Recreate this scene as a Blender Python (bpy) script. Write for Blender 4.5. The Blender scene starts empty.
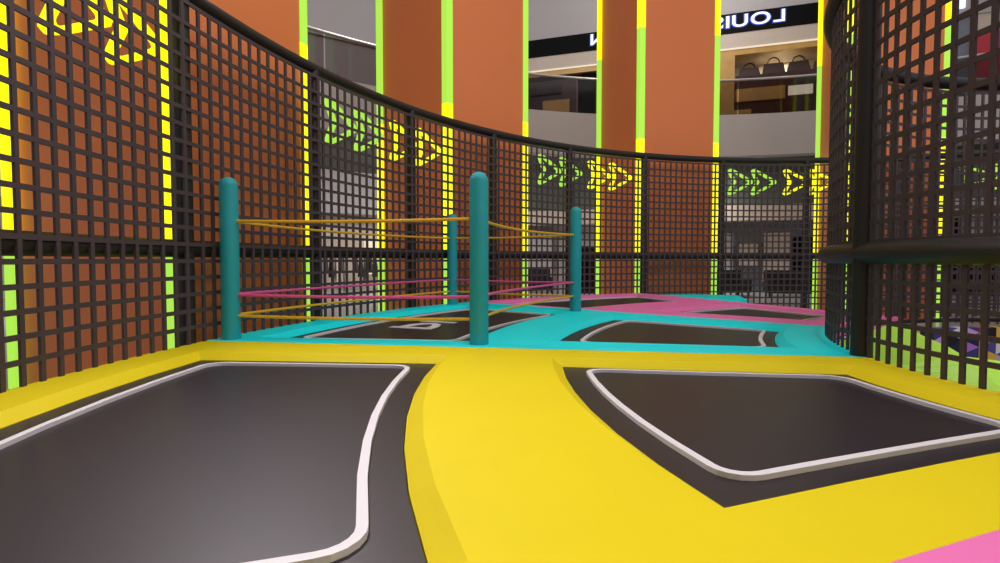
import bpy, math, random
from mathutils import Vector, Matrix
random.seed(4)
sc = bpy.context.scene
COL = sc.collection
S = 2.3                       # metres per layout unit
CX, CY, EYE = 2.8247, 1.5102, 0.316   # ring centre seen from the eye point, eye height over the pads (units)
D2R = math.pi/180

def W(x, y, z):               # eye-relative units -> world metres (ring centre is the world origin, pads at z = 0)
    return Vector(((x-CX)*S, (y-CY)*S, (z+EYE)*S))
def P(r, a, z):               # polar about the ring centre
    return Vector((r*math.cos(a*D2R)*S, r*math.sin(a*D2R)*S, (z+EYE)*S))

# ------------------------------------------------------------------ materials
def nt(name):
    m = bpy.data.materials.new(name); m.use_nodes = True
    t = m.node_tree; b = t.nodes['Principled BSDF']
    return m, t, b
def mat(name, col, rough=0.5, metal=0.0, spec=0.5, noise=0.0, nscale=8.0, bump=0.0):
    m, t, b = nt(name)
    b.inputs['Base Color'].default_value = (*col, 1); b.inputs['Roughness'].default_value = rough
    b.inputs['Metallic'].default_value = metal; b.inputs['Specular IOR Level'].default_value = spec
    if noise or bump:
        tc = t.nodes.new('ShaderNodeTexCoord'); n = t.nodes.new('ShaderNodeTexNoise')
        n.inputs['Scale'].default_value = nscale; n.inputs['Detail'].default_value = 4
        t.links.new(tc.outputs['Object'], n.inputs['Vector'])
        if noise:
            mx = t.nodes.new('ShaderNodeMix'); mx.data_type = 'RGBA'
            mx.inputs['A'].default_value = (*[c*(1-noise) for c in col], 1)
            mx.inputs['B'].default_value = (*[min(1, c*(1+noise)) for c in col], 1)
            t.links.new(n.outputs['Fac'], mx.inputs['Factor']); t.links.new(mx.outputs['Result'], b.inputs['Base Color'])
        if bump:
            bp = t.nodes.new('ShaderNodeBump'); bp.inputs['Strength'].default_value = bump; bp.inputs['Distance'].default_value = .01
            t.links.new(n.outputs['Fac'], bp.inputs['Height']); t.links.new(bp.outputs['Normal'], b.inputs['Normal'])
    return m
def emit(name, col, strength):
    m, t, b = nt(name)
    b.inputs['Base Color'].default_value = (*[c*.3 for c in col], 1); b.inputs['Roughness'].default_value = .5
    b.inputs['Emission Color'].default_value = (*col, 1); b.inputs['Emission Strength'].default_value = strength
    return m
M = {}
M['yellow'] = mat('yellow vinyl', (.80, .635, .005), .6, noise=.05, nscale=2.0, spec=.2)
M['cyan'] = mat('cyan vinyl', (.004, .88, .93), .5, noise=.04, nscale=2.0, spec=.2)
M['pink'] = mat('pink vinyl', (.90, .20, .50), .55, noise=.04, nscale=2.0, spec=.2)
M['lime'] = mat('lime plastic', (.55, .98, .085), .5)
M['mat'] = mat('black jump mat', (.015, .009, .016), .44, noise=.08, nscale=3.0, spec=.6)
M['white'] = mat('white webbing', (.76, .72, .75), .6)
M['steel'] = mat('black painted steel', (.010, .008, .009), .5, spec=.5)
M['net'] = mat('charcoal net strap', (.062, .043, .050), .65, noise=.1, nscale=6)
M['teal'] = mat('teal foam padding', (.010, .34, .39), .55, noise=.06, nscale=3)
M['rope_y'] = mat('ochre rope', (.80, .42, .02), .55)
M['rope_p'] = mat('pink rope', (.80, .09, .30), .55)
M['orange'] = mat('orange pillar cladding', (.82, .235, .075), .5, noise=.04, nscale=.8, spec=.4)
M['led_y'] = emit('yellow led', (1, .97, .0), 1.25)
M['led_l'] = emit('lime led', (.42, .83, .07), .95)
M['deck'] = mat('dark deck', (.03, .028, .03), .8, noise=.1)
M['floor'] = mat('mall stone floor', (.50, .48, .48), .22, noise=.08, nscale=1.2)
M['grey'] = mat('grey plaster', (.46, .43, .435), .8, noise=.03, nscale=.6)
M['fascia'] = mat('pale grey fascia', (.50, .465, .47), .5, noise=.02, nscale=.6)
M['soffit'] = mat('dark green soffit', (.11, .125, .10), .7, noise=.15)
M['cream'] = mat('cream stone', (.62, .52, .43), .5, noise=.06)
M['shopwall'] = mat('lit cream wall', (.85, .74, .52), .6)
M['gold'] = mat('gold veneer', (.62, .36, .10), .35, noise=.25, nscale=3)
M['black'] = mat('black panel', (.003, .003, .004), .6, spec=.1)
M['brown'] = mat('brown leather', (.045, .018, .014), .6, noise=.35, nscale=6)
M['darkwood'] = mat('dark red wood', (.045, .015, .014), .35, noise=.3, nscale=2)
M['sofa'] = mat('black upholstery', (.008, .008, .009), .7)
M['red'] = mat('red panel', (.55, .03, .05), .5)
M['bluegrey'] = mat('blue grey glass front', (.20, .22, .27), .3, noise=.3, nscale=1.5)
M['letter'] = emit('lit white letter', (.80, .86, 1.0), 1.3)
M['blue_halo'] = emit('blue letter halo', (.02, .05, .45), .8)
M['lamp'] = emit('warm shop light', (1.0, .88, .68), .75)
M['coolamp'] = emit('cool shop light', (.80, .80, 1.0), 1.2)
M['sky'] = emit('skylight', (1.0, .97, .97), 1.0)
M['rail'] = mat('brushed handrail', (.55, .53, .53), .3, metal=.6)
def glass_mat():
    m = bpy.data.materials.new('tinted glass'); m.use_nodes = True; t = m.node_tree
    t.nodes.clear()
    o = t.nodes.new('ShaderNodeOutputMaterial'); tr = t.nodes.new('ShaderNodeBsdfTransparent')
    gl = t.nodes.new('ShaderNodeBsdfGlossy'); mx = t.nodes.new('ShaderNodeMixShader')
    fr = t.nodes.new('ShaderNodeFresnel'); fr.inputs['IOR'].default_value = 1.45
    tr.inputs['Color'].default_value = (.62, .60, .60, 1); gl.inputs['Roughness'].default_value = .06
    t.links.new(fr.outputs[0], mx.inputs[0]); t.links.new(tr.outputs[0], mx.inputs[1]); t.links.new(gl.outputs[0], mx.inputs[2])
    t.links.new(mx.outputs[0], o.inputs[0]); return m
M['glass'] = glass_mat()
def mural_mat():
    m, t, b = nt('triangle mural')
    tc = t.nodes.new('ShaderNodeTexCoord')
    sp = t.nodes.new('ShaderNodeSeparateXYZ'); t.links.new(tc.outputs['Object'], sp.inputs[0])
    def mth(op, a, b=None):
        n = t.nodes.new('ShaderNodeMath'); n.operation = op
        for i, q in enumerate((a, b)):
            if q is None: continue
            if isinstance(q, (int, float)): n.inputs[i].default_value = q
            else: t.links.new(q, n.inputs[i])
        return n.outputs[0]
    u0 = mth('MULTIPLY', mth('ARCTAN2', sp.outputs[1], sp.outputs[0]), 16.0)
    v0 = mth('MULTIPLY', sp.outputs[2], 5.2)
    cb = t.nodes.new('ShaderNodeCombineXYZ')
    t.links.new(mth('FLOOR', u0), cb.inputs[0])
    t.links.new(mth('FLOOR', mth('ADD', mth('MULTIPLY', u0, .5), v0)), cb.inputs[1])
    t.links.new(mth('FLOOR', mth('SUBTRACT', mth('MULTIPLY', u0, .5), v0)), cb.inputs[2])
    v = t.nodes.new('ShaderNodeTexWhiteNoise'); v.noise_dimensions = '3D'; t.links.new(cb.outputs[0], v.inputs['Vector'])
    r = t.nodes.new('ShaderNodeValToRGB'); r.color_ramp.interpolation = 'CONSTANT'
    cols = [(.06, .06, .22), (.55, .22, .85), (.95, .55, .06), (.95, .92, .95), (.01, .01, .02), (.85, .05, .05),
            (.10, .09, .38), (.80, .45, .95), (.60, .58, .66), (.95, .75, .10), (.02, .02, .08)]
    e = r.color_ramp.elements
    while len(e) < len(cols): e.new(.5)
    for i, c in enumerate(cols):
        e[i].position = i/len(cols); e[i].color = (*c, 1)
    t.links.new(v.outputs['Value'], r.inputs[0])
    t.links.new(r.outputs[0], b.inputs['Base Color']); b.inputs['Roughness'].default_value = .6
    return m
M['mural'] = mural_mat()

# ------------------------------------------------------------------ mesh helpers
class MB:
    def __init__(s): s.v = []; s.f = []; s.m = []
    def add(s, vs, fs, mi=0):
        o = len(s.v); s.v += [Vector(v) for v in vs]; s.f += [tuple(i+o for i in f) for f in fs]; s.m += [mi]*len(fs)
    def hexa(s, p, mi=0):      # 8 points: bottom 4 ccw, top 4
        s.add(p, [(3,2,1,0),(4,5,6,7),(0,1,5,4),(1,2,6,5),(2,3,7,6),(3,0,4,7)], mi)
    def obox(s, c, ax, ay, az, mi=0):   # centre and three half-axis vectors
        c = Vector(c); ax = Vector(ax); ay = Vector(ay); az = Vector(az)
        s.hexa([c-ax-ay-az, c+ax-ay-az, c+ax+ay-az, c-ax+ay-az, c-ax-ay+az, c+ax-ay+az, c+ax+ay+az, c-ax+ay+az], mi)
    def tube(s, pts, r, n=10, closed=False, mi=0, caps=True):
        pts = [Vector(p) for p in pts]; N = len(pts); vs = []; fs = []
        for i, p in enumerate(pts):
            if closed: t = pts[(i+1) % N]-pts[i-1]
            else: t = pts[min(i+1, N-1)]-pts[max(i-1, 0)]
            t.normalize(); up = Vector((0, 0, 1)) if abs(t.z) < .9 else Vector((1, 0, 0))
            a = t.cross(up).normalized(); b = a.cross(t)
            rr = r[i] if isinstance(r, (list, tuple)) else r
            for k in range(n):
                q = 2*math.pi*k/n; vs.append(p+a*(rr*math.cos(q))+b*(rr*math.sin(q)))
        for i in range(N if closed else N-1):
            j = (i+1) % N
            for k in range(n):
                l = (k+1) % n; fs.append((i*n+k, j*n+k, j*n+l, i*n+l)[::-1])
        if caps and not closed:
            fs.append(tuple(range(n))); fs.append(tuple(range((N-1)*n, N*n))[::-1])
        s.add(vs, fs, mi)
    def strip(s, A, B, mi=0, flip=False):  # quad strip between two polylines
        n = len(A); fs = []
        for i in range(n-1):
            q = (i, i+1, n+i+1, n+i); fs.append(q[::-1] if flip else q)
        s.add(list(A)+list(B), fs, mi)
    def loops(s, L, closed=True, mi=0):    # bridge successive loops
        n = len(L[0]); vs = [p for l in L for p in l]; fs = []
        for k in range(len(L)-1):
            for i in range(n if closed else n-1):
                j = (i+1) % n; fs.append((k*n+i, k*n+j, (k+1)*n+j, (k+1)*n+i))
        s.add(vs, fs, mi)
    def prism(s, poly, d, mi=0):           # extrude polygon loop (world points) by vector d
        n = len(poly); poly = [Vector(p) for p in poly]; d = Vector(d)
        s.add(poly+[p+d for p in poly], [tuple(range(n))[::-1], tuple(range(n, 2*n))]+[(i, (i+1) % n, n+(i+1) % n, n+i) for i in range(n)], mi)
ORG = {}
def tag(o, label=None, cat=None, group=None, kind=None):
    if label: o['label'] = label
    if cat: o['category'] = cat
    if group: o['group'] = group
    if kind: o['kind'] = kind
    return o
def empty(name, loc, label, cat, group=None):
    o = bpy.data.objects.new(name, None); o.empty_display_size = .2; COL.objects.link(o); o.location = loc; ORG[o.name] = Vector(loc)
    return tag(o, label, cat, group)
def build(name, mb, mats, parent=None, smooth=False, org=None, bevel=0):
    me = bpy.data.meshes.new(name)
    if org is None:
        if parent: org = ORG[parent.name]
        else:
            n = len(mb.v); org = Vector((sum(v.x for v in mb.v)/n, sum(v.y for v in mb.v)/n, min(v.z for v in mb.v)))
    me.from_pydata([tuple(v-org) for v in mb.v], [], mb.f); me.validate()
    if not isinstance(mats, (list, tuple)): mats = [mats]
    for m in mats: me.materials.append(M[m])
    if len(mats) > 1 and len(me.polygons) == len(mb.m): me.polygons.foreach_set('material_index', mb.m)
    o = bpy.data.objects.new(name, me); COL.objects.link(o)
    import bmesh
    bm = bmesh.new(); bm.from_mesh(me); bmesh.ops.recalc_face_normals(bm, faces=bm.faces); bm.to_mesh(me); bm.free()
    if smooth:
        me.polygons.foreach_set('use_smooth', [True]*len(me.polygons))
        try: me.set_sharp_from_angle(angle=40*D2R)
        except Exception: pass
    if bevel:
        b = o.modifiers.new('bevel', 'BEVEL'); b.width = bevel; b.segments = 2; b.limit_method = 'ANGLE'
    ORG[o.name] = org
    if parent: o.parent = parent; o.location = org-ORG[parent.name]
    else: o.location = org
    return o
def structure(name, mb, m, **k):
    return tag(build(name, mb, m, **k), kind='structure')
def arc(r, a0, a1, z, n): return [P(r, a0+(a1-a0)*i/n, z) for i in range(n+1)]

# ------------------------------------------------------------------ padded sections and trampolines
FZ = -EYE                     # pad top
MZ = FZ-.024                  # mat level
RIN, RMID, ROUT = 1.643, 2.84, 4.03
B0, B1, B2, B3 = 201.45, 171.0, 139.2, 111.6
B4 = 231.5
OPEN = {                      # corner angles of each mat: (r0, r1, near@r0, near@r1, far@r0, far@r1)
 ('yellow', 'outer'): (3.045, 3.855, 197.7, 197.8, 174.9, 175.0),
 ('yellow', 'inner'): (1.800, 2.635, 195.8, 197.2, 176.8, 175.2),
 ('cyan', 'outer'): (3.03, 3.85, 167.5, 168.75, 142.7, 142.6),
 ('cyan', 'inner'): (1.842, 2.690, 164.5, 165.9, 144.6, 143.9),
 ('pink', 'outer'): (3.12, 3.87, 137.7, 137.3, 114.6, 113.8),
 ('pink', 'inner'): (1.85, 2.640, 130.6, 133.6, 115.8, 114.8)}
LINE = {('yellow', 'outer'): (.058, .074, .067, .086), ('yellow', 'inner'): (.066, .058, .045, .072), ('cyan', 'outer'): (.07, .06, .07, .085),
        ('cyan', 'inner'): (.06, .035, .055, .095), ('pink', 'outer'): (.06, .06, .07, .08), ('pink', 'inner'): (.06, .045, .05, .08)}   # near, far, inner, outer
def opmap(op):
    r0, r1, n0, n1, f0, f1 = op
    def f(s, t, z, ds=0, dt=0):          # s: near->far, t: inner->outer, plus offsets in units
        r = r0+(r1-r0)*t+dt
        tt = (r-r0)/(r1-r0)
        n = n0+(n1-n0)*tt; fa = f0+(f1-f0)*tt
        a = n+(fa-n)*s - ds/r/D2R
        return P(r, a, z)
    return f
NA, NR = 6, 4
def oploop(f, z, off):                   # loop around an opening, offset outward by off
    L = []
    for i in range(NA): L.append((i/NA, 0))
    for i in range(NR): L.append((1, i/NR))
    for i in range(NA): L.append((1-i/NA, 1))
    for i in range(NR): L.append((0, 1-i/NR))
    return [f(s, t, z, ds=off*(2*s-1), dt=off*(2*t-1)) for s, t in L]
def bandloop(r0, r1, a0, a1, z):
    L = []
    for i in range(NA): L.append((i/NA, 0))
    for i in range(NR): L.append((1, i/NR))
    for i in range(NA): L.append((1-i/NA, 1))
    for i in range(NR): L.append((0, 1-i/NR))
    return [P(r0+(r1-r0)*t, a0+(a1-a0)*s, z) for s, t in L]
def section(colr, a0, a1, label, holes=True):
    mb = MB()
    g = .0015
    for band, r0, r1 in (('inner', RIN, RMID), ('outer', RMID, ROUT)):
        base = bandloop(r0, r1, a0-g, a1+g, FZ-.06); top = bandloop(r0, r1, a0-g, a1+g, FZ)
        if holes:
            f = opmap(OPEN[(colr, band)])
            mb.loops([base, top, oploop(f, FZ, .034), oploop(f, MZ+.001, 0), oploop(f, MZ-.018, 0)])
        else:
            mb.loops([base, top]); n = len(top); 
            A = arc(r0, a0-g, a1+g, FZ, NA); B = arc(r1, a0-g, a1+g, FZ, NA); mb.strip(A, B)
    import bmesh
    o = build('safety_pad', mb, colr)
    return tag(o, label, 'padding', 'coloured padding sections of the trampoline ring')
section('yellow', B0, B1, 'yellow safety padding framing the two nearest black trampolines')
section('cyan', B1, B2, 'cyan safety padding under the teal ring posts, beyond the yellow padding')
section('pink', B2, B3, 'pink safety padding around the two farthest trampolines, behind the cyan padding')
section('pink', B4, B0, 'pink safety padding at the bottom right corner, in front of the yellow padding', holes=False)
# small cyan step beyond the far pink section
mb = MB()
z1 = FZ-.018
A = [P(3.08, 111.0, z1), P(3.10, 106.5, z1), P(3.2, 103.2, z1)]; Bq = [P(4.0, 111.0, z1), P(4.0, 103.5, z1), P(3.70, 98.6, z1)]
mb.prism(A+Bq[::-1], Vector((0, 0, -.10*S)))
tag(build('step_pad', mb, 'cyan', bevel=.03), 'small cyan padded step by the far fence, behind the pink padding', 'padding')

def ribbon(f, z, offs, w, h, rc=.06):
    """closed rounded border line inside an opening"""
    def pt(o):
        L = []
        corners = [((0, 0), 180, 270), ((1, 0), 270, 360), ((1, 1), 0, 90), ((0, 1), 90, 180)]
        out = []; rad = rc-o
        def cen(s, t): return (1-2*s)*(offs[s]+rc), (1-2*t)*(offs[2+t]+rc)
        nxt = {(0, 0): (1, 0), (1, 0): (1, 1), (1, 1): (0, 1), (0, 1): (0, 0)}
        for (s, t), q0, q1 in corners:
            cs, ct = cen(s, t)
            for k in range(6):
                an = (q0+(q1-q0)*k/5)*D2R
                out.append((s, t, cs+rad*math.cos(an), ct+rad*math.sin(an)))
            ns, nt_ = nxt[(s, t)]; ds, dt = cen(ns, nt_); q = q1*D2R
            a_ = (s, t, cs+rad*math.cos(q), ct+rad*math.sin(q)); b_ = (ns, nt_, ds+rad*math.cos(q), dt+rad*math.sin(q))
            for k in range(1, 6):
                u = k/6; out.append(tuple(a_[i]+(b_[i]-a_[i])*u for i in range(4)))
        return out
    mb = MB()
    i_, o_ = pt(w/2), pt(-w/2)
    def loop(p, zz): return [f(s, t, zz, ds=ds, dt=dt) for s, t, ds, dt in p]
    lo_o, hi_o, hi_i, lo_i = loop(o_, z-.001), loop(o_, z+h), loop(i_, z+h), loop(i_, z-.001)
    mb.loops([lo_o, hi_o, hi_i, lo_i, lo_o])
    return mb
def trampoline(colr, band, label, letters=False):
    op = OPEN[(colr, band)]; f = opmap(op)
    class F:
        r0, r1 = op[0], op[1]
        def __call__(s, *a, **k): return f(*a, **k)
    ff = F()
    n1, n2 = NA, NR
    g = .002
    def q(s, t): return (s, t)
    mb = MB(); top = []; 
    rows = []
    for j in range(n2+1):
        rows.append([f(i/n1, j/n2, MZ, ds=-g*(2*i/n1-1), dt=-g*(2*j/n2-1)) for i in range(n1+1)])
    for j in range(n2): mb.strip(rows[j], rows[j+1])
    lp = oploop(f, MZ, -g); lb = oploop(f, MZ-.014, -g)
    mb.loops([lp, lb])
    t = build('trampoline', mb, 'mat')
    # weld
    import bmesh
    bm = bmesh.new(); bm.from_mesh(t.data); bmesh.ops.remove_doubles(bm, verts=bm.verts, dist=.0005)
    bmesh.ops.recalc_face_normals(bm, faces=bm.faces); bm.to_mesh(t.data); bm.free()
    tag(t, label, 'trampoline', 'black trampolines of the ring')
    build('border_line', ribbon(ff, MZ, LINE[(colr, band)], .0155, .009, .055), 'white', t)
    if letters:
        zz = MZ+.004
        def stroke(pts, w, closed=False):
            m = MB(); n = len(pts); L1 = []; L2 = []
            for i, (x, y) in enumerate(pts):
                if closed: a, b = pts[i-1], pts[(i+1) % n]
                else: a, b = pts[max(i-1, 0)], pts[min(i+1, n-1)]
                dx, dy = b[0]-a[0], b[1]-a[1]; l = math.hypot(dx, dy) or 1
                nx, ny = -dy/l*w/2, dx/l*w/2
                L1.append((x+nx, y+ny)); L2.append((x-nx, y-ny))
            def pl(L, z): return [P(3.475+x, 157.4+y/3.475/D2R, z) for x, y in L]
            m.loops([pl(L1, MZ-.001), pl(L1, zz), pl(L2, zz), pl(L2, MZ-.001)], closed=closed)
            if closed:
                pass
            return m
        # local x: outward along the radius, local y: against the view (towards the yellow section)
        m1 = stroke([(-.115, .135), (.125, .135)], .042)
        bowl = [(.075, .12), (.065, .02), (.04, -.04), (-.01, -.05), (-.05, -.02), (-.075, .05), (-.08, .125)]
        m2 = stroke(bowl, .044)
        m1.v += m2.v; o = len(m1.v)-len(m2.v); m1.f += [tuple(i+o for i in fc) for fc in m2.f]; m1.m += m2.m
        tag(build('painted_letter', m1, 'white', t), 'white letter with a closed bowl')
        m3 = stroke([(-.10, -.145), (.115, -.135)], .036)
        tag(build('painted_letter', m3, 'white', t), 'single white letter stroke')
    return t
trampoline('yellow', 'outer', 'large black trampoline at the lower left, beside the left fence, in the yellow padding')
trampoline('yellow', 'inner', 'black trampoline at the lower right, set in the yellow padding near the round cage')
trampoline('cyan', 'outer', 'black trampoline with white lettering inside the roped ring', True)
trampoline('cyan', 'inner', 'black trampoline in the cyan padding, right of the ring posts')
trampoline('pink', 'outer', 'farthest black trampoline by the fence, in the left half of the pink padding')
trampoline('pink', 'inner', 'far black trampoline in the right half of the pink padding, beside the round cage')

# deck under the ring
mb = MB()
n = 40
lo, hi = -.60, FZ-.0605
for (ra, rb) in ((1.66, 4.02),):
    A0 = arc(ra, B3, B4, lo, n); A1 = arc(ra, B3, B4, hi, n); C1 = arc(rb, B3, B4, hi, n); C0 = arc(rb, B3, B4, lo, n)
    mb.strip(A0, A1); mb.strip(A1, C1); mb.strip(C1, C0)
    for i in (0, n): mb.add([A0[i], A1[i], C1[i], C0[i]], [(0, 1, 2, 3)])
tag(build('trampoline_deck', mb, 'deck'), 'dark deck carrying the coloured padding ring', 'platform')

# ------------------------------------------------------------------ boxing ring posts and ropes
PZ, PR = .329, .0355
POSTS = {'A': (3.960, 170.2), 'B': (2.954, 169.4), 'C': (3.015, 141.4), 'D': (3.968, 142.9)}
plab = {'A': 'teal padded ring post at the left, beside the left fence', 'B': 'tallest looking teal padded ring post, in the middle in front of the others',
        'C': 'teal padded ring post on the right, standing by the pink padding', 'D': 'smallest looking teal padded ring post, against the fence at the back'}
for k, (r, a) in POSTS.items():
    mb = MB(); pts = []; rr = []
    pts.append(P(r, a, FZ)); rr.append(PR*S)
    pts.append(P(r, a, FZ+.01)); rr.append(PR*S)
    pts.append(P(r, a, PZ-PR)); rr.append(PR*S)
    for i in range(1, 7):
        q = i/6*math.pi/2; pts.append(P(r, a, PZ-PR+PR*math.sin(q))); rr.append(max(.0005, PR*math.cos(q))*S)
    mb.tube(pts, rr, 24)
    o = build('ring_post', mb, 'teal', smooth=True)
    tag(o, plab[k], 'post', 'padded corner posts of the ring')
side_name = {'AB': 'on the near side, between the left and middle posts', 'BC': 'between the middle and right posts',
             'CD': 'on the far side, between the right and back posts', 'AD': 'along the fence, between the left and back posts'}
for sd in ('AB', 'BC', 'CD', 'AD'):
    (r0, a0), (r1, a1) = POSTS[sd[0]], POSTS[sd[1]]
    n = 16
    for nm, z, m in (('upper ochre', .155, 'rope_y'), ('pink', -.138, 'rope_p'), ('lower ochre', -.222, 'rope_y')):
        pts = []
        # ends sit on the post skins
        Pa, Pb = P(r0, a0, z), P(r1, a1, z)
        if sd in ('BC', 'AD'):
            full = [P(r0+(r1-r0)*i/n, a0+(a1-a0)*i/n, z-.006*math.sin(math.pi*i/n)) for i in range(n+1)]
        else:
            full = [Pa.lerp(Pb, i/n)-Vector((0, 0, .006*S*math.sin(math.pi*i/n))) for i in range(n+1)]
        d0 = (full[1]-full[0]).normalized(); d1 = (full[-2]-full[-1]).normalized()
        pts = [full[0]+d0*(PR*S*.97)]+full[1:-1]+[full[-1]+d1*(PR*S*.97)]
        mb = MB(); mb.tube(pts, .0062*S, 8)
        o = build('ring_rope', mb, m, smooth=True)
        tag(o, nm+' ring rope '+side_name[sd], 'rope', 'ropes of the boxing ring')

# ------------------------------------------------------------------ net fences
PIT = .0625
def lattice(r, a0, a1, ncell, zlo, ztop, bw, bt, ph=.5):
    """flat strap grid on a cylinder between two posts; pattern of one net panel in one mesh"""
    mb = MB(); st = (a1-a0)/ncell
    hw = bw/2
    for j in range(ncell):
        a = a0+st*(j+ph); da = hw/r/D2R
        ri, ro = r-bt/2, r+bt/2
        b = [P(ri, a-da, zlo), P(ri, a+da, zlo), P(ro, a+da, zlo), P(ro, a-da, zlo)]
        t = [P(ri, a-da, ztop), P(ri, a+da, ztop), P(ro, a+da, ztop), P(ro, a-da, ztop)]
        mb.hexa(b+t)
    k = int(math.ceil((zlo+hw)/PIT)); ns = max(7, ncell//2)
    zs = []
    while k*PIT-.004 < ztop-.03:
        if k*PIT-.004 > zlo+.035: zs.append(k*PIT-.004)
        k += 1
    zs.append(ztop-hw)
    for z in zs:
        L = []
        for (dr, dz) in ((-bt*.46, -hw), (-bt*.46, hw), (bt*.46, hw), (bt*.46, -hw)):
            L.append([P(r+dr, a0+(a1-a0)*i/ns, z+dz) for i in range(ns+1)])
        L.append(L[0]); mb.loops(L, closed=False)
    return mb
FR = 4.0535; PA0 = 172.04; DP = 12.256
fence = empty('net_fence', P(FR, 130, -.60), 'tall curved black fence with square netting along the outside of the trampolines', 'fence')
ks = list(range(-5, 12))
for k in ks:
    a = PA0-DP*k
    zl = -.60
    mb = MB(); mb.tube([P(FR, a, zl), P(FR, a, 1.0)], .031*S, 14)
    build('post', mb, 'steel', fence, smooth=True)
    if k != ks[-1]:
        a1 = PA0-DP*(k+1)
        zlo = FZ+.0 if a1 > B3-6 else -.60
        build('net_panel', lattice(4.02, a, a1, 14, zlo, .958, .0145, .008, {-1: .42, 0: .85}.get(k, .5)), 'net', fence)
aa, ab = PA0-DP*ks[0], PA0-DP*ks[-1]
mb = MB(); mb.tube(arc(FR, aa, ab, 1.0, 120), .030*S, 14); build('top_rail', mb, 'steel', fence, smooth=True)
mb = MB(); mb.tube(arc(FR, aa, ab, .043, 120), .033*S, 12); build('middle_rail', mb, 'steel', fence, smooth=True)

IR = 1.651
cage = empty('round_cage', Vector((0, 0, (-.60+EYE)*S)), 'dark round netted cage at the right, in the middle of the trampoline ring', 'cage')
DI = 360/8; IA0 = 169.6
for k in range(8):
    a = IA0+DI*k
    mb = MB(); mb.tube([P(IR, a, FZ-.03), P(IR, a, 1.0)], .033*S, 14); build('post', mb, 'steel', cage, smooth=True)
    build('net_panel', lattice(1.650, a, a+DI, 24, FZ-.01, .958, .0145, .007, .85), 'net', cage)
for nm, z, r in (('top_rail', 1.0, .034), ('middle_rail', .022, .036), ('bottom_rail', FZ-.03, .012)):
    mb = MB(); mb.tube([P(IR, 360*i/96, z) for i in range(96)], r*S, 14, closed=True); build(nm, mb, 'steel', cage, smooth=True)

# lime spiral slide inside the cage
sl = empty('spiral_slide', P(1.45, 170, -.9), 'lime green curved slide inside the round cage', 'slide')
mb = MB(); prof = [(157.5, -.236), (161.7, -.246), (171.1, -.269), (174.7, -.291), (179.5, -.355), (185, -.45), (200, -.68), (232, -1.0)]
def topz(a):
    for (a0, z0), (a1, z1) in zip(prof, prof[1:]):
        if a <= a1: return z0+(z1-z0)*(a-a0)/(a1-a0)
    return prof[-1][1]
angs = [157.5+i*(232-157.5)/48 for i in range(49)]
Ls = []
for r, f_ in ((1.638, lambda a: FZ-.012), (1.44, topz), (1.42, lambda a: topz(a)-.004), (1.40, lambda a: topz(a)-.10), (1.42, lambda a: topz(a)-.14), (1.638, lambda a: FZ-.05)):
    Ls.append([P(r, a, min(f_(a), FZ-.012) if r > 1.6 else f_(a)) for a in angs])
Ls.append(Ls[0]); mb.loops(Ls, closed=False)
for i in (0, 48): mb.add([l[i] for l in Ls[:6]], [(0, 1, 2, 3, 4, 5)])
build('side_wall', mb, 'lime', sl)
mb = MB()
c0, c1, c2, c3 = [[P(r, a, topz(a)+dz) for a in angs] for r, dz in ((1.399, -.10), (1.05, -.13), (1.05, -.15), (1.399, -.12))]
mb.loops([c0, c1, c2, c3, c0], closed=False)
build('chute', mb, 'lime', sl)

# pit with painted wall under the cage
n = 64
mb = MB(); mb.loops([[P(1.655, 360*i/n, -.385) for i in range(n)], [P(1.605, 360*i/n, -.385) for i in range(n)],
                     [P(1.605, 360*i/n, -1.25) for i in range(n)], [P(1.655, 360*i/n, -1.25) for i in range(n)]])
structure('wall_pit', mb, 'mural')
mb = MB(); mb.prism([P(1.655, 360*i/n, -1.251) for i in range(n)], Vector((0, 0, -.1)))
structure('floor_pit', mb, 'deck')

# ------------------------------------------------------------------ orange pillars with led strips
PF = 4.25*math.cos(6*D2R); HALF = .445; DEPTH = .965; ZT = 4.6; ZF = -.60
order = {}
def pillar(c, label):
    ax = Vector((math.cos(c*D2R), math.sin(c*D2R), 0)); tg = Vector((-ax.y, ax.x, 0))   # tg: counter-clockwise
    root = empty('pillar', ax*(PF*S)+Vector((0, 0, (ZF+EYE)*S)), label, 'pillar', 'orange pillars with glowing edges')
    mb = MB(); h = (ZT-ZF)/2*S
    mb.obox(ax*((PF+DEPTH/2)*S)+Vector((0, 0, (ZF+EYE)*S+h)), tg*(HALF*S), ax*(DEPTH/2*S), Vector((0, 0, h)))
    build('shaft', mb, 'orange', root)
    for sx, dy in ((1, 0), (-1, 0), (1, 1), (-1, 1)):
        mb = MB(); hw = .025 if dy else .031
        c0 = ax*((PF+(DEPTH-hw*.8 if dy else hw*.8))*S)+tg*(sx*(HALF+.014 if dy else HALF-hw*.7)*S)
        zs = [ZF, .05, 1.212, 2.305, 3.40, ZT]
        for i, (za, zb) in enumerate(zip(zs, zs[1:])):
            mb.obox(c0+Vector((0, 0, ((za+zb)/2+EYE)*S)), tg*(hw*S), ax*(hw*S), Vector((0, 0, (zb-za)/2*S)), 0 if i % 2 == 0 else 1)
        build('led_strip', mb, ['led_l', 'led_y'], root)
names = {163.4: 'leftmost orange pillar with glowing edges, close behind the left fence',
         133.5: 'orange pillar with glowing edges in the middle left, behind the small back ring post',
         103.7: 'orange pillar with glowing edges in the middle right, straight behind the pink padding',
         74.0: 'orange pillar with glowing edges at the right, seen through the round cage'}
for c, l in names.items():
    pillar(c, l)

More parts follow.
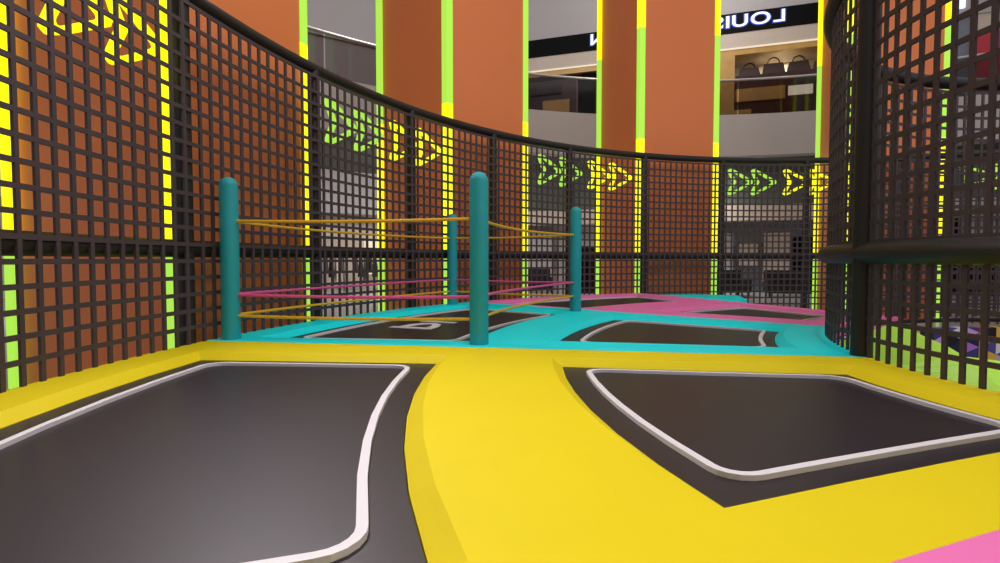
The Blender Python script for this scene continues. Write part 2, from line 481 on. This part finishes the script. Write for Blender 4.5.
# neon arrows between the pillars
def arrow(ac, mname, label):
    r0 = 4.16
    L, H = .255, .265
    # outline dart, tip towards smaller angles (right in the view)
    out = [(-.42, .50), (-.36, .50), (-.18, .42), (.50, .06), (.52, 0), (.50, -.06), (-.18, -.42), (-.36, -.50), (-.42, -.50), (-.50, -.45), (-.48, -.36), (-.30, 0), (-.48, .36), (-.50, .45)]
    inn = [(-.33, .37), (-.29, .37), (-.16, .31), (.34, .035), (.36, 0), (.34, -.035), (-.16, -.31), (-.29, -.37), (-.33, -.37), (-.35, -.34), (-.34, -.30), (-.17, 0), (-.34, .30), (-.35, .34)]
    def pl(pts, r): return [P(r, ac-(x*L)/r0/D2R, .80+y*H) for x, y in pts]
    mb = MB(); mb.loops([pl(out, r0-.012), pl(out, r0+.012), pl(inn, r0+.012), pl(inn, r0-.012), pl(out, r0-.012)])
    o = build('neon_arrow', mb, mname)
    tag(o, label, 'neon sign', 'neon arrows between the pillars')
gaps = [(178.7+30, None), (148.65, 'between the leftmost and middle left pillars'), (118.75, 'between the middle left and middle right pillars'), (88.75, 'between the middle right pillar and the pillar at the right'), (59.1, 'seen through the round cage, right of the rightmost visible pillar'), (178.5, 'left of the leftmost pillar, at the top left corner')]
for gc, txt in gaps:
    if txt is None: continue
    for off, m, nm in ((6.25, 'led_l', 'outer left lime'), (2.85, 'led_l', 'inner lime'), (-1.75, 'led_y', 'inner yellow'), (-5.15, 'led_y', 'outer right yellow')):
        if (gc > 170 and off > 0) or (gc < 60 and off < 0): continue
        arrow(gc+off, m, nm+' neon arrow '+txt)

# ------------------------------------------------------------------ the mall around: floor, gallery, shops
def Lw(x): return 12.96+.693*(x-0)-0.0 if False else 11.25+.693*(x+2.47)
def Rw(x): return 11.2046-.341*x
CORN = (-1.70, 11.785)
n = 72
mb = MB()
mb.strip([P(1.656, 360*i/n, ZF) for i in range(n+1)], [P(17, 360*i/n, ZF) for i in range(n+1)])
structure('floor', mb, 'floor')
# gallery slab: fascia ring + soffit + upper floor
def facade_pt(az_deg_x):      # not used for shading: plan point on the shop line for a ring angle
    pass
RB = 7.5
angs = [32+i*2.5 for i in range(0, 73)]
def outer_pt(a):
    """walk from the ring outwards to the shop line"""
    dx, dy = math.cos(a*D2R), math.sin(a*D2R); best = 14.0
    for (x0, y0), (x1, y1) in (((-12.0, 4.65), CORN), (CORN, (14, 6.43))):
        ex, ey = x1-x0, y1-y0; den = dx*ey-dy*ex
        if abs(den) < 1e-9: continue
        t = ((x0-CX)*ey-(y0-CY)*ex)/den; u = ((x0-CX)*dy-(y0-CY)*dx)/den
        if t > 0 and 0 <= u <= 1: best = min(best, t)
    return max(best-.0, RB+.3)
mb = MB()
zb, zt = 1.69, 2.35
mb.strip([P(RB, a, zb) for a in angs], [P(RB, a, zt) for a in angs])
mb.strip([P(RB, a, zt) for a in angs], [P(RB+.25, a, zt) for a in angs])
mb.strip([P(RB, a, zb) for a in angs], [P(RB+.25, a, zb) for a in angs])
mb.strip([P(RB+.25, a, zb) for a in angs], [P(RB+.25, a, zt) for a in angs])
structure('trim_1', mb, 'fascia')
mb = MB()
mb.strip([P(RB+.251, a, zb+.06) for a in angs], [P(outer_pt(a), a, zb+.06) for a in angs])
mb.strip([P(RB+.251, a, zt-.06) for a in angs], [P(outer_pt(a), a, zt-.06) for a in angs])
mb.strip([P(RB+.251, a, zb+.06) for a in angs], [P(RB+.251, a, zt-.06) for a in angs])
structure('ceiling_gallery', mb, 'soffit')
# balustrade
bal = empty('glass_balustrade', P(RB+.1, 105, zt), 'curved tinted glass balustrade with pale handrail along the upper gallery', 'balustrade')
mb = MB(); mb.tube([P(RB+.1, a, 2.93) for a in angs], .022*S, 8); build('handrail', mb, 'rail', bal, smooth=True)
for i in range(0, len(angs)-4, 4):
    g = [angs[i]+.08+(angs[i+4]-angs[i]-.16)*k/4 for k in range(5)]
    mb = MB(); L = [[P(RB+.095, a, zt) for a in g], [P(RB+.095, a, 2.91) for a in g], [P(RB+.105, a, 2.91) for a in g], [P(RB+.105, a, zt) for a in g]]
    L.append(L[0]); mb.loops(L, closed=False); build('glass_pane', mb, 'glass', bal)

# plan helpers for the two straight facades
def lineL(t): return (-1.70+(-8.5)*t, 11.785+(-8.5*.693)*t)      # t 0 at the corner, 1 far left
dR = Vector((1, -.341, 0)).normalized(); nR = Vector((-.341, -1, 0)).normalized()   # along, and towards the viewer
dL = Vector((1, .693, 0)).normalized(); nL = Vector((.693, -1, 0)).normalized()
def onR(x, z, out=0): 
    p = W(x, Rw(x), z); return p+nR*(out*S)
def onL(x, z, out=0):
    p = W(x, Lw(x), z); return p+nL*(out*S)
def slab(f, nrm, x0, x1, z0, z1, o0, o1, mi=0, mb=None):
    mb = mb or MB()
    p = [f(x0, z0, o1), f(x1, z0, o1), f(x1, z0, o0), f(x0, z0, o0), f(x0, z1, o1), f(x1, z1, o1), f(x1, z1, o0), f(x0, z1, o0)]
    mb.hexa(p, mi); return mb
# upper walls
structure('wall_back', slab(onR, nR, -1.70, 14, 4.32, 7.5, -.3, 0), 'grey')
mb = slab(onL, nL, -11, -1.74, 4.34, 7.5, -.3, 0); structure('wall_left', mb, 'grey')
structure('wall_left_lower', slab(onL, nL, -11, -1.74, 1.75, 4.26, -.3, -.02), 'grey')
structure('trim_2', slab(onL, nL, -11, -1.76, 4.265, 4.335, -.25, .05), 'fascia')
# dark green header band above the lower shopfronts, pale header under it
structure('wall_back_lower', slab(onR, nR, -1.70, 14, .97, 1.75, -.3, 0), 'soffit')
structure('wall_left_base', slab(onL, nL, -11, -1.74, .92, 1.75, -.3, 0), 'grey')
structure('trim_3', slab(onR, nR, -1.70, 14, .70, .97, -.3, .04), 'cream')

# upper boutique: black sign, cream header, columns, lit window, bags
shop = empty('boutique', onR(3.0, 2.3), 'upper floor boutique of cream stone with lit windows, under the black sign', 'shop')
build('header', slab(onR, nR, -1.68, 6.25, 3.72, 3.98, -.3, .03), 'cream', shop)
build('cornice_light', slab(onR, nR, -1.68, 6.25, 3.70, 3.718, -.3, .05), 'lamp', shop)
build('lintel', slab(onR, nR, -1.68, 6.25, 3.60, 3.698, -.3, .02), 'gold', shop)
build('back_wall', slab(onR, nR, -1.68, 6.25, 2.30, 3.70, -.75, -.7), 'shopwall', shop)
build('soffit', slab(onR, nR, -1.68, 6.25, 3.61, 3.63, -.72, -.29), 'cream', shop)
for x0, x1 in ((-1.66, -1.3), (3.86, 4.14), (5.72, 5.9)):
    build('column', slab(onR, nR, x0, x1, 2.30, 3.599, -.3, .02), 'gold', shop)
for x0, x1 in ((3.05, 3.84), (1.55, 1.8)):
    build('door_frame', slab(onR, nR, x0, x1, 2.30, 3.58, -.4, -.05), 'black', shop)
build('shelf_goods', slab(onR, nR, 3.08, 3.42, 3.36, 3.5, -.05, .0), 'brown', shop)
build('shelf_goods', slab(onR, nR, 3.08, 3.55, 3.2, 3.28, -.05, .0), 'brown', shop)
for x0, x1, zt_ in ((-1.3, 1.5, 3.52), (1.82, 3.04, 3.24), (4.16, 5.7, 3.24)):
    build('reflection_plinth', slab(onR, nR, x0, x1, 2.30, zt_, -.35, -.02), 'darkwood', shop)  # dark plinths imitate the blurred reflection in the balustrade glass
for x0, x1, z0, z1, m in ((.85, 1.35, 2.82, 3.12, 'gold'), (.6, 1.2, 3.25, 3.4, 'brown'), (2.2, 3.03, 2.80, 3.02, 'gold'), (3.06, 3.84, 2.78, 3.0, 'gold'), (4.16, 4.9, 2.78, 3.0, 'gold'), (4.95, 5.3, 2.83, 2.98, 'lamp'), (3.9, 4.4, 2.56, 2.64, 'gold')):
    build('amber_panel', slab(onR, nR, x0, x1, z0, z1, -.06, .03), m, shop)
sign = empty('shop_sign', onR(3.0, 3.985), 'long black shop sign with mirrored glowing white letters on the upper wall', 'sign')
build('board', slab(onR, nR, -1.68, 6.25, 3.985, 4.315, -.3, .05), 'black', sign)
word = 'LOUIS VUITTON'
def letter_mesh(chh, off):
    cu = bpy.data.curves.new('letter', 'FONT'); cu.body = chh; cu.size = 1.0; cu.extrude = .03; cu.offset = off
    to = bpy.data.objects.new('letter_curve', cu); COL.objects.link(to)
    dg = bpy.context.evaluated_depsgraph_get(); dg.update()
    me = bpy.data.meshes.new_from_object(to.evaluated_get(dg))
    bpy.data.objects.remove(to); bpy.data.curves.remove(cu); return me
x_right, x_left = 4.87, 1.74
HT = .205
ms = [(None, None) if c == ' ' else (letter_mesh(c, .012), letter_mesh(c, .06)) for c in word]
def ext(me): 
    xs = [v.co.x for v in me.vertices]; ys = [v.co.y for v in me.vertices]; return min(xs), max(xs), min(ys), max(ys)
k = HT/.72; kx = k*1.42
wd = [.16*1.0 if m is None else (ext(m)[1]-ext(m)[0])*kx for m, _ in ms]
total = (x_right-x_left)*math.hypot(1, .341)
gap = (total-sum(wd))/(len(word)-1)
pos = 0.0
p0 = onR(x_right, 4.075)
for (me, halo), w_ in zip(ms, wd):
    if me is not None:
        x0, x1, y0, y1 = ext(me)
        for mesh, nm, mt, out in ((halo, 'letter_halo', 'blue_halo', .052), (me, 'letter', 'letter', .066)):
            mb = MB()
            for v in mesh.vertices:
                lx = -(pos+(v.co.x-x0)*kx)*S          # runs right to left: mirrored lettering
                mb.v.append(p0+dR*lx+Vector((0, 0, v.co.y*k*S))+nR*(out*S+v.co.z*.12))
            mb.f = [tuple(p.vertices) for p in mesh.polygons]; mb.m = [0]*len(mb.f)
            build(nm, mb, mt, sign)
            bpy.data.meshes.remove(mesh)
    pos += w_+gap
# handbags in the lit window
def handbag(x, z, w, h, lab):
    root = empty('handbag', onR(x, z, -.20), lab, 'bag', 'bags in the boutique window')
    mb = MB(); hw = w/2
    lo = [onR(x-hw, z, -.28), onR(x+hw, z, -.28), onR(x+hw, z, -.12), onR(x-hw, z, -.12)]
    hi = [onR(x-hw*.8, z+h, -.23), onR(x+hw*.8, z+h, -.23), onR(x+hw*.8, z+h, -.17), onR(x-hw*.8, z+h, -.17)]
    mb.hexa(lo+hi); build('body', mb, 'brown', root, bevel=.04)
    mb = MB(); pts = [onR(x+hw*.5*math.cos(q), z+h+h*.45*math.sin(q), -.20) for q in [math.pi*i/10 for i in range(11)]]
    mb.tube(pts, .012*S, 6); build('handle', mb, 'brown', root, smooth=True)
for i, (x, w, h) in enumerate(((4.38, .35, .18), (4.75, .36, .22), (5.12, .36, .21), (5.49, .35, .18))):
    handbag(x, 3.24, w, h, ['brown leather bag at the left of the lit upper window', 'brown leather bag second from the left in the lit upper window',
                           'brown leather bag second from the right in the lit upper window', 'brown leather bag at the right of the lit upper window'][i])
# neighbouring shop to the right
nb = empty('store', onR(8, 2.3), 'upper floor store with a red panel, right of the boutique, seen through the round cage', 'shop')
build('header', slab(onR, nR, 6.27, 14, 3.82, 4.31, -.3, .04), 'grey', nb)
build('light_box', slab(onR, nR, 6.9, 7.25, 3.92, 4.12, .04, .09), 'coolamp', nb)
build('glazing', slab(onR, nR, 6.27, 7.35, 2.3, 3.82, -.3, -.02), 'bluegrey', nb)
build('red_panel', slab(onR, nR, 7.36, 8.05, 2.3, 3.55, -.3, .02), 'red', nb)
build('cream_panel', slab(onR, nR, 7.36, 8.05, 3.55, 3.82, -.3, .02), 'cream', nb)
build('dark_opening', slab(onR, nR, 8.06, 14, 2.3, 3.82, -.5, -.1), 'darkwood', nb)

# lower shopfronts
def kiosk(name, f, nrm, x0, x1, label, body, cols):
    root = empty(name, f((x0+x1)/2, ZF), label, 'shop')
    build('back_wall', slab(f, nrm, x0, x1, ZF, 1.3, -.85, -.8), body, root)
    for i, (a, b, z0, z1, m) in enumerate(cols):
        build('display_panel', slab(f, nrm, a, b, z0, z1, -.78, -.55), m, root)
    return root
kiosk('ground_floor_shop', onR, nR, -1.65, 2.2, 'pale ground floor shop behind the middle of the fence', 'fascia',
      [(-1.2, -.3, -.5, .5, 'cream'), (.2, .9, -.5, .6, 'fascia')])
kiosk('ground_floor_shop', onR, nR, 2.25, 6.4, 'ground floor shop with blue grey displays, right of the middle right pillar', 'bluegrey',
      [(2.9, 3.3, -.1, .45, 'coolamp'), (3.35, 3.7, -.45, .35, 'bluegrey'), (3.75, 4.2, -.2, .5, 'fascia'), (4.3, 4.6, -.1, .3, 'cream'), (4.7, 5.1, -.4, .5, 'cream'), (5.2, 6.1, -.45, .42, 'black')])
kiosk('ground_floor_shop', onR, nR, 6.45, 14, 'dark ground floor shop behind the round cage', 'black', [(6.7, 7.3, .3, .7, 'coolamp'), (7.6, 8.2, .25, .7, 'fascia')])
kiosk('ground_floor_shop', onL, nL, -9, -1.8, 'cream ground floor clothes shop behind the left ring ropes', 'cream',
      [(-2.5, -2.2, -.3, .45, 'lamp'), (-3.6, -3.3, -.3, .5, 'cream'), (-6.0, -5.2, -.4, .6, 'bluegrey')])
# clothes racks
def rack(x, out, lab):
    root = empty('clothes_rack', onL(x, ZF, out), lab, 'clothes rack', 'clothes racks in the lower shop')
    mb = MB()
    for s in (-.28, .28): mb.tube([onL(x+s, ZF, out), onL(x+s, .10, out)], .012*S, 6)
    mb.tube([onL(x-.28, .10, out), onL(x+.28, .10, out)], .012*S, 6)
    build('frame', mb, 'steel', root)
    for i in range(7):
        xx = x-.24+.08*i; mb = MB(); ln = .34+.08*((i*7) % 3)
        mb.hexa([onL(xx-.022, .09-ln, out-.10), onL(xx+.022, .09-ln, out-.10), onL(xx+.022, .09-ln, out+.10), onL(xx-.022, .09-ln, out+.10),
                 onL(xx-.010, .088, out-.05), onL(xx+.010, .088, out-.05), onL(xx+.010, .088, out+.05), onL(xx-.010, .088, out+.05)])
        build('garment', mb, ['darkwood', 'sofa', 'bluegrey', 'brown', 'sofa', 'cream', 'darkwood'][i], root)
rack(-3.45, .3, 'left rack of dark clothes in the cream lower shop')
rack(-2.75, .35, 'right rack of dark clothes in the cream lower shop')
# lounge furniture on the mall floor
def armchair(x, y, rot, w, lab):
    c = W(x, y, ZF); root = empty('sofa', c, lab, 'sofa', 'black sofas on the mall floor')
    ca, sa = math.cos(rot*D2R), math.sin(rot*D2R)
    ux, uy = Vector((ca, sa, 0)), Vector((-sa, ca, 0))
    def bx(cx_, cy_, z0, z1, hx, hy): 
        mb = MB(); mb.obox(c+ux*cx_+uy*cy_+Vector((0, 0, (z0+z1)/2)), ux*hx, uy*hy, Vector((0, 0, (z1-z0)/2))); return mb
    build('seat', bx(0, -.05, .15, .46, w/2-.12, .36), 'sofa', root, bevel=.04)
    build('backrest', bx(0, .36, .15, 1.0, w/2, .11), 'sofa', root, bevel=.05)
    for s in (-1, 1): build('armrest', bx(s*(w/2-.1), -.04, .15, .66, .1, .38), 'sofa', root, bevel=.04)
    for sx in (-1, 1):
        for sy in (-1, 1): build('leg', bx(sx*(w/2-.08), sy*.32, 0, .15, .03, .03), 'steel', root)
armchair(3.75, 9.1, 10, 1.7, 'black sofa on the mall floor, left one behind the far fence gap')
armchair(4.75, 8.85, -15, 1.9, 'black sofa on the mall floor, beside the cage end of the far fence gap')
armchair(.62, 10.2, 5, 1.6, 'black sofa on the mall floor behind the right ring post')
# tall dark display unit beside the pillar
def cabinet(x, y, rot, w, d, h, lab):
    c = W(x, y, ZF); root = empty('display_cabinet', c, lab, 'cabinet')
    ca, sa = math.cos(rot*D2R), math.sin(rot*D2R); ux, uy = Vector((ca, sa, 0)), Vector((-sa, ca, 0))
    def bx(cx_, cy_, z0, z1, hx, hy):
        mb = MB(); mb.obox(c+ux*cx_+uy*cy_+Vector((0, 0, (z0+z1)/2)), ux*hx, uy*hy, Vector((0, 0, (z1-z0)/2))); return mb
    build('body', bx(0, 0, .1, h, w/2, d/2), 'sofa', root, bevel=.03)
    build('plinth', bx(0, 0, 0, .1, w/2-.05, d/2-.05), 'steel', root)
    build('top', bx(0, 0, h, h+.05, w/2+.03, d/2+.03), 'black', root)
    for s in (-1, 1): build('door', bx(s*w/4, -d/2-.01, .16, h-.08, w/4-.03, .012), 'black', root)
cabinet(1.66, 9.9, -10, 1.0, .6, 1.9, 'tall black display cabinet left of the middle right pillar')

# skylight roof
mb = MB(); mb.strip([P(9.0, 360*i/n, 7.5) for i in range(n+1)], [P(20, 360*i/n, 7.5) for i in range(n+1)])
structure('ceiling', mb, 'grey')

# ------------------------------------------------------------------ light
w = bpy.data.worlds.new('mall daylight'); sc.world = w; w.use_nodes = True
bg = w.node_tree.nodes['Background']; bg.inputs['Color'].default_value = (1.0, .95, .97, 1); bg.inputs['Strength'].default_value = .62
def area(name, loc, size, energy, col=(1, .97, .95), target=None):
    l = bpy.data.lights.new(name, 'AREA'); l.shape = 'DISK'; l.size = size; l.energy = energy; l.color = col
    o = bpy.data.objects.new(name, l); COL.objects.link(o); o.location = loc
    d = (Vector(target) if target else Vector((loc[0], loc[1], 0)))-Vector(loc)
    o.rotation_euler = d.to_track_quat('-Z', 'Y').to_euler(); return o
rl = area('mat_highlight_fill', W(-1.03, 2.3, 1.75), 1.2, 40, col=(1, .93, .98), target=W(-.2, .6, FZ)); rl.data.spread = 75*D2R  # added light, aimed at the near mat to give it a highlight
area('atrium_lamp', W(.9, .3, 3.6), 3.0, 280, target=W(.2, 1.2, -.3))
for i, (a, r) in enumerate(((150, 6.6), (118, 6.6), (88, 6.6))):
    area('upper_wall_fill', P(r, a, 5.2), 3.0, 190, target=P(11, a, 3.0))  # added lights that brighten the upper walls
    area('shopfront_fill', P(8.2, a, 1.6), 1.6, 320, target=P(9.6, a, -.2))  # added lights under the gallery, brightening the lower shopfronts

pl = bpy.data.lights.new('pillar_fill', 'POINT'); pl.energy = 480; pl.shadow_soft_size = .9; pl.color = (1, .97, .95)  # added point light over the cage, brightens the pillar fronts
plo = bpy.data.objects.new('pillar_fill', pl); COL.objects.link(plo); plo.location = P(0, 0, 2.6)
area('boutique_lamp', onR(4.9, 3.59, -.45), .9, 30, col=(1, .86, .62))
# ------------------------------------------------------------------ camera
cam = bpy.data.cameras.new('camera'); cam.sensor_width = 36; cam.lens = 36*547.25/1000; cam.clip_start = .02; cam.clip_end = 200
co = bpy.data.objects.new('camera', cam); COL.objects.link(co); co.location = W(0, 0, 0)
co.rotation_euler = (math.pi/2-math.atan((281.5-260.06)/547.25), 0, 0)
sc.camera = co
sc.view_settings.view_transform = 'Standard'; sc.view_settings.look = 'None'
sc.view_settings.exposure = 0; sc.view_settings.gamma = 1; sc.view_settings.use_curve_mapping = False
